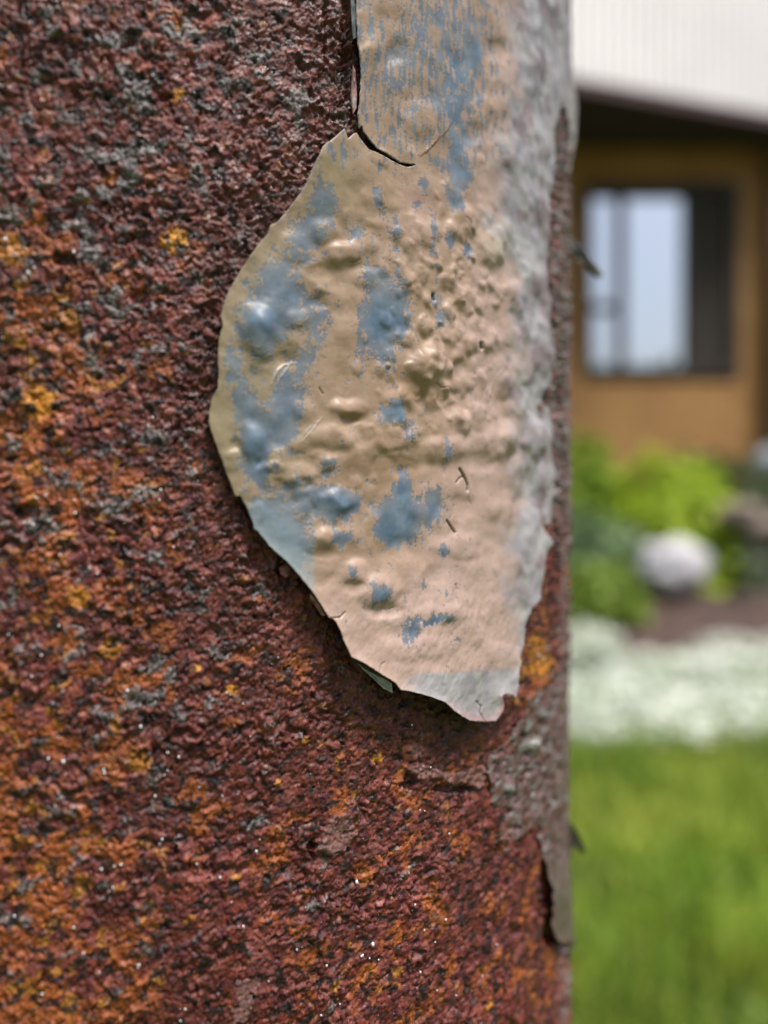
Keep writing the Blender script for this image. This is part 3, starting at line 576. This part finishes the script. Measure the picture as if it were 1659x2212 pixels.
# ------------------------------------------------------------------ beads of water on the rust, their glint put into the pale colour
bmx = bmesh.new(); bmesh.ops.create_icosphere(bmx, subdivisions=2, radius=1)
bead_me = bpy.data.meshes.new('water_glint'); bmx.to_mesh(bead_me); bmx.free()
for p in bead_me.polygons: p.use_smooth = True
m_bead = material('water_glint', base=(.70,.72,.75), rough=.15, noise=(300, .03), spec=1.0, coat=1.0)
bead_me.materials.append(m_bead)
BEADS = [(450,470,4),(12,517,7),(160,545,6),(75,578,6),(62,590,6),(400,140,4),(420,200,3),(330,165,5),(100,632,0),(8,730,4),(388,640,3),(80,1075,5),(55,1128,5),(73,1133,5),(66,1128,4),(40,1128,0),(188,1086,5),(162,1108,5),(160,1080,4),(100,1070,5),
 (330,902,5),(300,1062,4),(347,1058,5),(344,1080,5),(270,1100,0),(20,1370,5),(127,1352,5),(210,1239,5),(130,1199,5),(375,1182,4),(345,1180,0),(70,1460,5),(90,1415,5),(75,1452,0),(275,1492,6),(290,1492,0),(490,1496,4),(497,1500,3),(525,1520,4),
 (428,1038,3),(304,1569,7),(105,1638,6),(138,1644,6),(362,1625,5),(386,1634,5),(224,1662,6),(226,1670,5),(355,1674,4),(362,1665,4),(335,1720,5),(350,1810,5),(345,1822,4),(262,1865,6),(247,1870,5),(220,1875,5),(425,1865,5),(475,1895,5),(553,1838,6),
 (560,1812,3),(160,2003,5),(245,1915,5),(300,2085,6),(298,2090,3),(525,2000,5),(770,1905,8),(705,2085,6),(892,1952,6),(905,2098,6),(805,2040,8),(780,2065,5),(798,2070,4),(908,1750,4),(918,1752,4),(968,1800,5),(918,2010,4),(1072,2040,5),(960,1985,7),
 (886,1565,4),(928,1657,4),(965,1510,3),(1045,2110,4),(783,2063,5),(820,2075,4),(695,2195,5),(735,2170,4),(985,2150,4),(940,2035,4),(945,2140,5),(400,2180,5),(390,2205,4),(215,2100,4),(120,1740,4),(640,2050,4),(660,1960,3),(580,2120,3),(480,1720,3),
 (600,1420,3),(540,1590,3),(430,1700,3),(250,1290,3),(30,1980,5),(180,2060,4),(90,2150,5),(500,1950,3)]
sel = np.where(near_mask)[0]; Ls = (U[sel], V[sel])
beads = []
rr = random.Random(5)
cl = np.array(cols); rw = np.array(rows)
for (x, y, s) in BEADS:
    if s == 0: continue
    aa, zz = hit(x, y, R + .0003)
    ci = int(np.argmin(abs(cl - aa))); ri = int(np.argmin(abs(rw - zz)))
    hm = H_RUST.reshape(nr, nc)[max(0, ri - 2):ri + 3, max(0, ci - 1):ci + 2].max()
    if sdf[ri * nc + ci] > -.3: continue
    o = bpy.data.objects.new('water_glint', bead_me); COL.objects.link(o)
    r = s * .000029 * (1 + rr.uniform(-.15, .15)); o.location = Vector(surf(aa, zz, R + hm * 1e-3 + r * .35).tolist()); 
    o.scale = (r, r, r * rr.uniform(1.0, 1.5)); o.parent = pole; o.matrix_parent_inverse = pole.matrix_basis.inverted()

# pale grains added as the rust's wet glints, too small to single out
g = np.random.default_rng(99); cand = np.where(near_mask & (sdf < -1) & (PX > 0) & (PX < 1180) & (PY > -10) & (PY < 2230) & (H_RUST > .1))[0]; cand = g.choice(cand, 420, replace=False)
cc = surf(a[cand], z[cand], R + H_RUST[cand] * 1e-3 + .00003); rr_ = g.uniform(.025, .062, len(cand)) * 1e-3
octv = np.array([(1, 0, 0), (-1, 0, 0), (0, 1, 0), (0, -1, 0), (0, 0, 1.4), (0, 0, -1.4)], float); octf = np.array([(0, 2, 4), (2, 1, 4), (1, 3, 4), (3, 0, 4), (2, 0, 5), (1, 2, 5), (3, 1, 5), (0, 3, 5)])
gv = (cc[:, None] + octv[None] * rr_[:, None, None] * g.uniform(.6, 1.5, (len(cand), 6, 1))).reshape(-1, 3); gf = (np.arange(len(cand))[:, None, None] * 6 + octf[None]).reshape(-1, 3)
tag(mesh_np('glint_grain', gv, gf, m_bead, pole, False), kind='stuff')

# ------------------------------------------------------------------ ground
def P(px, py, Y): return Vector((Y * (px - 829.5) / K, Y, H + (1106 - py) / K * Y))
def gz(x, y):
    return .30 * ss(np.asarray(y, float), 3.3, 4.9) + .12 * ss(np.asarray(y, float), 4.9, 6.6) + .012 * fbm(np.asarray(x) * 1.3, np.asarray(y) * 1.3, 600, 3)
def sheet(name, xs, ys, dz, mat, rough=0.0, seed=0):
    X, Y = np.meshgrid(xs, ys); z = gz(X.ravel(), Y.ravel()) + dz
    if rough: z = z + rough * fbm(X.ravel() * 14, Y.ravel() * 14, seed, 4).ravel()
    V_ = np.stack([X.ravel(), Y.ravel(), z], 1); n = len(xs)
    i0 = (np.arange(len(ys) - 1)[:, None] * n + np.arange(n - 1)[None]).ravel()
    o = mesh_np(name, V_, np.stack([i0, i0 + 1, i0 + 1 + n, i0 + n], 1), mat)
    return tag(o, kind='structure')
m_soil = material('lawn_soil', base=(.11,.15,.03), base2=(.08,.10,.03), rough=.95, noise=(6, .3))
m_mulch = material('bark_mulch', base=(.045,.026,.022), base2=(.075,.045,.036), rough=.95, noise=(40, .5), bump=.8, bump_scale=60, bump_dist=.01)
gx = np.concatenate([np.linspace(-300, -8, 12), np.linspace(-6, 8, 60), np.linspace(10, 300, 12)])
gy = np.concatenate([np.linspace(-300, -6, 12), np.linspace(-4, 10, 80), np.linspace(12, 300, 12)])
sheet('lawn', gx, gy, 0, m_soil)
sheet('mulch_bed', np.linspace(-5, 7.5, 180), np.linspace(3.45, 6.95, 90), .022, m_mulch, .02, 610)

def blades(name, n, xr, yr, h0, h1, w, mat, lean=.35, seed=1, dz=0):
    g = np.random.default_rng(seed)
    x = g.uniform(*xr, n); y = g.uniform(*yr, n); clump = fbm(x * 2.2, y * 2.2, 620, 3)
    hgt = g.uniform(h0, h1, n) * (1 + .5 * clump); z = gz(x, y) + dz
    an = g.uniform(0, 2 * np.pi, n); wd = w * g.uniform(.6, 1.3, n); la = g.uniform(0, 2 * np.pi, n); le = hgt * g.uniform(0, lean, n) * 1.6
    dx, dy = np.cos(an) * wd / 2, np.sin(an) * wd / 2; lx, ly = np.cos(la) * le, np.sin(la) * le
    b0 = np.stack([x - dx, y - dy, z - .01], 1); b1 = np.stack([x + dx, y + dy, z - .01], 1)
    m0 = np.stack([x - dx * .8 + lx * .35, y - dy * .8 + ly * .35, z + hgt * .6], 1); m1 = np.stack([x + dx * .8 + lx * .35, y + dy * .8 + ly * .35, z + hgt * .6], 1)
    t = np.stack([x + lx, y + ly, z + hgt * (1 - .3 * le / hgt)], 1)
    V_ = np.stack([b0, b1, m1, m0, t], 1).reshape(-1, 3); i = np.arange(n)[:, None] * 5
    F = np.concatenate([i + np.array([[0, 1, 2]]), i + np.array([[0, 2, 3]]), i + np.array([[3, 2, 4]])])
    tint = g.uniform(.7, 1.3, n) * (1 + .45 * clump); yl = ss(g.uniform(0, 1, n) + .8 * fbm(x * 1.7, y * 1.7, 630, 2), .3, .9)
    c = mix((.16,.28,.03), (.38,.44,.07), yl) * tint[:, None]
    return mesh_np(name, V_, F, mat, None, True, {'albedo': np.repeat(c, 5, 0)})
def leafy(name, base_rough=.5, trans=.35):
    m = material(name, attr='albedo', rough=base_rough, noise=(9, .12), spec=.35)
    nt = m.node_tree; b = nt.nodes['Principled BSDF']; tr = nt.nodes.new('ShaderNodeBsdfTranslucent'); mx = nt.nodes.new('ShaderNodeMixShader'); mx.inputs[0].default_value = trans
    src = b.inputs['Base Color'].links[0].from_socket; nt.links.new(src, tr.inputs[0]); nt.links.new(b.outputs[0], mx.inputs[1]); nt.links.new(tr.outputs[0], mx.inputs[2])
    nt.links.new(mx.outputs[0], nt.nodes['Material Output'].inputs['Surface']); return m
m_grass = leafy('grass_blade', .45, .4); m_leaf = leafy('leaf', .45, .35); m_petal = leafy('petal', .6, .3)
tag(blades('grass', 62000, (-1.6, 3.6), (.75, 3.15), .07, .15, .008, m_grass, .5, 3), 'long green lawn grass growing in front of the white flowers', 'grass', kind='stuff')
tag(blades('grass', 9000, (-6, 7), (-3, .75), .05, .09, .012, m_grass, .5, 4), 'short lawn grass around the foot of the rusty pole', 'grass', kind='stuff')

def leaves(name, cen, rad, n, size, cols_, mat, parent, seed, shell_=.55, up=.3, aspect=2.0, zmin=0.0):
    """leaf shaped faces through the volume of an uneven mound"""
    g = np.random.default_rng(seed); d = g.normal(size=(n, 3)); d /= np.linalg.norm(d, axis=1)[:, None]; d[:, 2] = np.abs(d[:, 2]) * 1.0 - zmin
    lump = 1 + .35 * fbm(d[:, 0] * 2.2 + seed, d[:, 1] * 2.2 + d[:, 2] * 1.7, 640 + seed, 2)
    r = (shell_ + (1 - shell_) * g.uniform(0, 1, n) ** .6) * lump
    c = np.asarray(cen) + d * r[:, None] * np.asarray(rad)
    nrm = d + g.normal(size=(n, 3)) * .6 + np.array([0, 0, up]); nrm /= np.linalg.norm(nrm, axis=1)[:, None]
    t = np.cross(nrm, g.normal(size=(n, 3))); t /= np.linalg.norm(t, axis=1)[:, None]; b = np.cross(nrm, t)
    s = size * g.uniform(.6, 1.3, n)[:, None]
    v0 = c - t * s * aspect / 2; v1 = c - b * s / 2 + nrm * s * .1; v2 = c + t * s * aspect / 2; v3 = c + b * s / 2 + nrm * s * .1
    V_ = np.stack([v0, v1, v2, v3], 1).reshape(-1, 3); F = np.arange(n * 4).reshape(-1, 4)
    k = g.uniform(0, 1, n); cc = mix(cols_[0], cols_[1], k) * g.uniform(.75, 1.25, n)[:, None]
    return mesh_np(name, V_, F, mat, parent, False, {'albedo': np.repeat(cc, 4, 0)})
m_stem = material('stem', base=(.06,.045,.02), rough=.8)
def stems(name, base, rad, n, h, parent, seed, th=.008):
    g = np.random.default_rng(seed); V_ = []; F = []
    for k in range(n):
        an = g.uniform(0, 6.28); r = g.uniform(.1, .8); e = np.array([base[0] + math.cos(an) * r * rad[0], base[1] + math.sin(an) * r * rad[1], base[2] + h * g.uniform(.5, .95)]); s = np.array([base[0] + math.cos(an) * .1 * rad[0], base[1] + math.sin(an) * .1 * rad[1], base[2] - .04])
        i = len(V_)
        for p_, w in ((s, th), (e, th * .5)):
            for q in range(4): V_.append([p_[0] + math.cos(q * 1.571) * w, p_[1] + math.sin(q * 1.571) * w, p_[2]])
        for q in range(4): F.append([i + q, i + (q + 1) % 4, i + 4 + (q + 1) % 4, i + 4 + q])
    return mesh_np(name, np.array(V_), np.array(F), m_stem, parent)
def plant(name, label, cat, px, py_base, Y, rad, n, size, cols_, seed, group=None, flowers=0, asp=2.0, up=.3):
    g0 = P(px, 1106, Y); bz = float(gz(g0.x, Y)) + .02
    t = empty(name, (g0.x, Y, bz)); tag(t, label, cat, group)
    leaves('foliage', (g0.x, Y, bz), rad, n, size, cols_, m_leaf, t, seed, .45, up, asp)
    stems('stem', (g0.x, Y, bz), rad, 9, rad[2], t, seed)
    if flowers: leaves('blossom', (g0.x, Y, bz + .012), (rad[0] * 1.02, rad[1] * 1.02, rad[2] * 1.05), flowers, .022, ((.70,.76,.66), (.86,.88,.83)), m_petal, t, seed + 50, .86, 1.2, 1.1)
    return t
GF = 'mounds of white flowers along the lawn edge'
gcols = ((.22,.32,.15), (.36,.46,.28))
plant('flower_mound', 'small mound of white flowers nearest the pole at the back of the flower edge', 'flowers', 1268, 0, 3.75, (.20,.20,.20), 900, .02, gcols, 1, GF, 900)
plant('flower_mound', 'wide mound of white flowers right beside the pole, touching the lawn', 'flowers', 1275, 0, 3.05, (.34,.28,.16), 1300, .02, gcols, 2, GF, 1900)
plant('flower_mound', 'mound of white flowers in the middle of the strip, below the white stone', 'flowers', 1455, 0, 3.38, (.36,.30,.20), 1300, .02, gcols, 3, GF, 2100)
plant('flower_mound', 'large mound of white flowers at the right edge of the picture', 'flowers', 1640, 0, 3.45, (.42,.36,.24), 1500, .02, gcols, 4, GF, 2900)
plant('flower_mound', 'low mound of white flowers spilling onto the grass, lowest in the picture', 'flowers', 1430, 0, 2.90, (.30,.16,.09), 900, .02, gcols, 5, GF, 650)
plant('flower_mound', 'low mound of white flowers in the right corner above the long grass', 'flowers', 1590, 0, 3.0, (.26,.18,.12), 900, .02, gcols, 6, GF, 700)
yg = ((.24,.40,.02), (.50,.60,.05)); gg = ((.06,.12,.015), (.14,.22,.03)); dg = ((.04,.08,.025), (.09,.14,.05)); bgc = ((.12,.20,.09), (.20,.30,.14))
plant('shrub', 'bright yellow green shrub behind the white stone', 'shrub', 1455, 0, 5.35, (.56,.40,.80), 3200, .05, yg, 11, None)
plant('shrub', 'fresh green shrub between the pole and the yellow green one, under the window', 'shrub', 1262, 0, 5.65, (.42,.32,.92), 2600, .05, ((.16,.30,.02), (.32,.44,.04)), 12)
plant('shrub', 'blue green leafy plant beside the pole, left of the white stone', 'shrub', 1262, 0, 4.9, (.34,.26,.50), 1500, .045, bgc, 13)
plant('shrub', 'low bright green plant in front of the blue green one, next to the pole', 'shrub', 1285, 0, 4.40, (.27,.20,.30), 1400, .035, ((.16,.26,.03), (.28,.38,.06)), 14)
plant('shrub', 'dark green shrub against the ochre wall', 'shrub', 1530, 0, 6.3, (.80,.34,.82), 2600, .05, dg, 15)
plant('shrub', 'grey green plant at the right edge behind the yellow green shrub', 'shrub', 1665, 0, 5.2, (.30,.28,.62), 1300, .045, ((.15,.20,.12), (.24,.28,.20)), 16)
plant('shrub', 'green shrub hidden behind the pole beside the house wall', 'shrub', 1090, 0, 5.7, (.5,.36,.5), 1500, .05, gg, 17)

m_stone = material('white_stone', base=(.50,.49,.52), base2=(.38,.37,.40), rough=.8, noise=(14, .12), bump=.5, bump_scale=30, bump_dist=.01)
m_stone2 = material('pink_stone', base=(.22,.17,.14), base2=(.16,.13,.11), rough=.85, noise=(14, .15), bump=.5, bump_scale=30, bump_dist=.01)
m_stone3 = material('grey_stone', base=(.24,.26,.28), base2=(.18,.20,.21), rough=.85, noise=(14, .15), bump=.5, bump_scale=30, bump_dist=.01)
def stone(label, px, py, Y, rx, ry, rz, mat, seed):
    p = P(px, py, Y); bm = bmesh.new(); bmesh.ops.create_icosphere(bm, subdivisions=4, radius=1)
    co = np.array([v.co[:] for v in bm.verts]); k = 1 + .42 * fbm(co[:, 0] * 1.2 + seed, co[:, 1] * 1.2 + co[:, 2], seed, 3)
    for v, kk in zip(bm.verts, k):
        v.co = Vector((v.co.x * rx * kk, v.co.y * ry * kk, (v.co.z * (1.0 if v.co.z > 0 else .7)) * rz * kk))
    me = bpy.data.meshes.new('garden_stone'); bm.to_mesh(me); bm.free(); me.materials.append(mat)
    for f in me.polygons: f.use_smooth = True
    o = bpy.data.objects.new('garden_stone', me); COL.objects.link(o); o.location = (p.x, Y, p.z); return tag(o, label, 'stone')
stone('rounded white stone standing on the dark mulch', 1450, 1232, 4.75, .20, .18, .175, m_stone, 21)
stone('pale grey stone at the right edge, higher than the others, by the shrubs', 1672, 1005, 5.05, .13, .10, .10, m_stone3, 22)
stone('small pinkish stone right of the yellow green shrub', 1598, 1112, 5.0, .14, .10, .08, m_stone2, 23)
stone('small tan stone cut by the right edge of the picture', 1655, 1150, 4.6, .10, .10, .08, m_stone2, 24)
stone('little pinkish stone just left of the white stone', 1355, 1165, 5.0, .10, .08, .07, m_stone2, 25)

# ------------------------------------------------------------------ the house
m_wall = material('ochre_wood', base=(.36,.19,.060), base2=(.31,.155,.048), rough=.75, noise=(5, .12), bump=.3, bump_scale=40, bump_dist=.003)
m_brown = material('dark_brown_wood', base=(.030,.020,.014), base2=(.022,.015,.011), rough=.6, noise=(6, .2))
m_fascia = material('maroon_trim', base=(.060,.028,.028), rough=.55, noise=(5, .15))
m_clad = material('white_ribbed_cladding', base=(.86,.83,.84), base2=(.84,.81,.82), rough=.55, noise=(3, .03))
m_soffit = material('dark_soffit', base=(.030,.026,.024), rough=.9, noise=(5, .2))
m_in = material('dark_interior', base=(.02,.02,.022), rough=.9)
m_screen = material('brown_screen', base=(.035,.028,.022), rough=.9, noise=(60, .2))
gl = bpy.data.materials.new('mirror_glass'); gl.use_nodes = True; nt = gl.node_tree; b = nt.nodes['Principled BSDF']; b.inputs['Metallic'].default_value = 1; b.inputs['Roughness'].default_value = .03
nn = nt.nodes.new('ShaderNodeTexNoise'); nn.inputs['Scale'].default_value = 1.1; rp = nt.nodes.new('ShaderNodeMapRange'); rp.inputs[3].default_value = .98; rp.inputs[4].default_value = 1.0
cm = nt.nodes.new('ShaderNodeVectorMath'); cm.operation = 'SCALE'; cm.inputs[0].default_value = (.92,.94,.96); nt.links.new(nn.outputs[0], rp.inputs[0]); nt.links.new(rp.outputs[0], cm.inputs['Scale']); nt.links.new(cm.outputs[0], b.inputs['Base Color'])
HY = 7.0
house = empty('house', (2.2, HY, .42)); tag(house, 'ochre timber house with a white ribbed upper storey behind the garden', 'house')
w0, w1 = P(1266, 0, HY).x, P(1592, 0, HY).x; zb, zt = P(0, 806, HY).z, P(0, 404, HY).z
ZS = 3.78
# lapped boards, cut around the window
board_h = .075; z_ = .30; k = 0
while z_ < ZS + .1:
    zt2 = z_ + board_h - .004
    spans = [(-4.0, 6.5)] if (zt2 < zb or z_ > zt) else [(-4.0, w0), (w1, 6.5)]
    for (xa, xb) in spans:
        z0c, z1c = z_, zt2
        if len(spans) == 1 and z_ < zb < zt2 + .004: z1c = zt2
        me = bpy.data.meshes.new('board')
        vs = [(xa, HY, z0c), (xb, HY, z0c), (xb, HY + .007, z1c), (xa, HY + .007, z1c), (xa, HY + .05, z0c), (xb, HY + .05, z0c), (xb, HY + .05, z1c), (xa, HY + .05, z1c)]
        me.from_pydata(vs, [], [(0, 1, 2, 3), (4, 7, 6, 5), (0, 4, 5, 1), (3, 2, 6, 7), (0, 3, 7, 4), (1, 5, 6, 2)]); me.materials.append(m_wall)
        o = bpy.data.objects.new('board', me); COL.objects.link(o); o.parent = house; o.matrix_parent_inverse = house.matrix_basis.inverted()
    z_ += board_h
boxes('wall_core', [(-4, w0, HY + .052, HY + .2, .2, ZS + .1), (w1, 6.5, HY + .052, HY + .2, .2, ZS + .1), (w0, w1, HY + .052, HY + .2, .2, zb), (w0, w1, HY + .052, HY + .2, zt, ZS + .1)], m_brown, house)
boxes('wall_upright', [(P(1652, 0, HY).x, P(1652, 0, HY).x + .22, HY - .16, HY - .003, .3, ZS - .003)], material('brown_upright', base=(.10,.045,.015), rough=.7, noise=(8, .2)), house, .01)  # brown upright where the wall's right end is darker
win = boxes('window', [(w0 + .06, w1 - .06, HY + .16, HY + .19, zb + .06, zt - .06)], m_in, house)
def sub(name, bl, mat):
    o = boxes(name, bl, mat, house); o.parent = win; o.matrix_parent_inverse = Matrix.Identity(4); return o
fr = .055
sub('window_frame', [(w0 - .02, w0 + fr, HY - .02, HY + .12, zb - .02, zt + .02), (w1 - fr, w1 + .02, HY - .02, HY + .12, zb - .02, zt + .02), (w0 + fr, w1 - fr, HY - .02, HY + .12, zb - .02, zb + fr), (w0 + fr, w1 - fr, HY - .02, HY + .12, zt - fr, zt + .02)], m_brown)
x1, x2, x3 = P(1344, 0, HY).x, P(1484, 0, HY).x, P(1494, 0, HY).x; zc = P(0, 662, HY).z
sub('mullion', [(x1 - .04, x1 + .03, HY + .0, HY + .10, zb + fr, zt - fr)], m_brown)
sub('mullion', [(x2 - .01, x3 + .01, HY + .0, HY + .10, zb + fr, zt - fr)], m_brown)
sub('glazing_bar', [(w0 + fr, x1 - .022, HY + .01, HY + .09, zc - .028, zc + .028)], m_brown)
sub('pane', [(w0 + fr, x1 - .022, HY + .06, HY + .07, zc + .028, zt - fr)], gl)
sub('pane', [(w0 + fr, x1 - .022, HY + .06, HY + .07, zb + fr, zc - .028)], gl)
sub('pane', [(x1 + .022, x2 - .01, HY + .06, HY + .07, zb + fr, zt - fr)], gl)
sub('insect_screen', [(x3 + .01, w1 - fr, HY + .03, HY + .04, zb + fr, zt - fr)], m_screen)
# overhanging upper storey, turned a little from the lower wall
pa = P(1245, 190, 6.0); yaw = math.atan2(.53, 1.59); piv = (pa.x, pa.y, 0)
L0, L1 = -6.0, 6.0
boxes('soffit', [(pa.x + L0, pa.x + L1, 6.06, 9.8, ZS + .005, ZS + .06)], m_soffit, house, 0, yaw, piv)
boxes('fascia', [(pa.x + L0, pa.x + L1, 6.0, 6.055, ZS, ZS + .075)], m_fascia, house, 0, yaw, piv)
ribs = []; xk = pa.x + L0
prof = []; 
while xk < pa.x + L1:
    prof += [(xk, 6.040), (xk + .042, 6.040), (xk + .050, 6.008), (xk + .072, 6.008), (xk + .080, 6.040)]; xk += .086
vs = []; fs = []
for (x_, y_) in prof: vs += [(x_, y_, ZS + .078), (x_, y_, ZS + 2.6)]
for i in range(len(prof) - 1): fs.append((2 * i, 2 * i + 2, 2 * i + 3, 2 * i + 1))
vs = np.array(vs); ca, sa = math.cos(yaw), math.sin(yaw); vx = vs[:, 0] - piv[0]; vy = vs[:, 1] - piv[1]; vs = np.stack([piv[0] + ca * vx - sa * vy, piv[1] + sa * vx + ca * vy, vs[:, 2]], 1)
mesh_np('ribbed_cladding', vs, np.array(fs), m_clad, house, False)
boxes('roof', [(pa.x + L0, pa.x + L1, 5.95, 9.8, ZS + 2.605, ZS + 2.70), (pa.x + L0, pa.x + L1, 6.06, 6.12, ZS + .065, ZS + 2.6)], m_fascia, house, 0, yaw, piv)

# ------------------------------------------------------------------ hedge behind the viewer, mirrored low in the panes
hd = empty('hedge', (3.5, -17, 0)); tag(hd, 'tall green hedge mirrored in the lowest part of the window panes', 'hedge')
for k in range(5):
    leaves('foliage', (-2.5 + 3.2 * k, -17 + .3 * (k % 2), 0), (2.6, 1.6, 5.9 + .5 * math.sin(k * 2.1)), 1500, .28, ((.05,.09,.03), (.12,.17,.06)), m_leaf, hd, 80 + k, .5, .2)
stems('trunk', (3.5, -17, 0), (6, .6), 12, 4.0, hd, 90, .07)
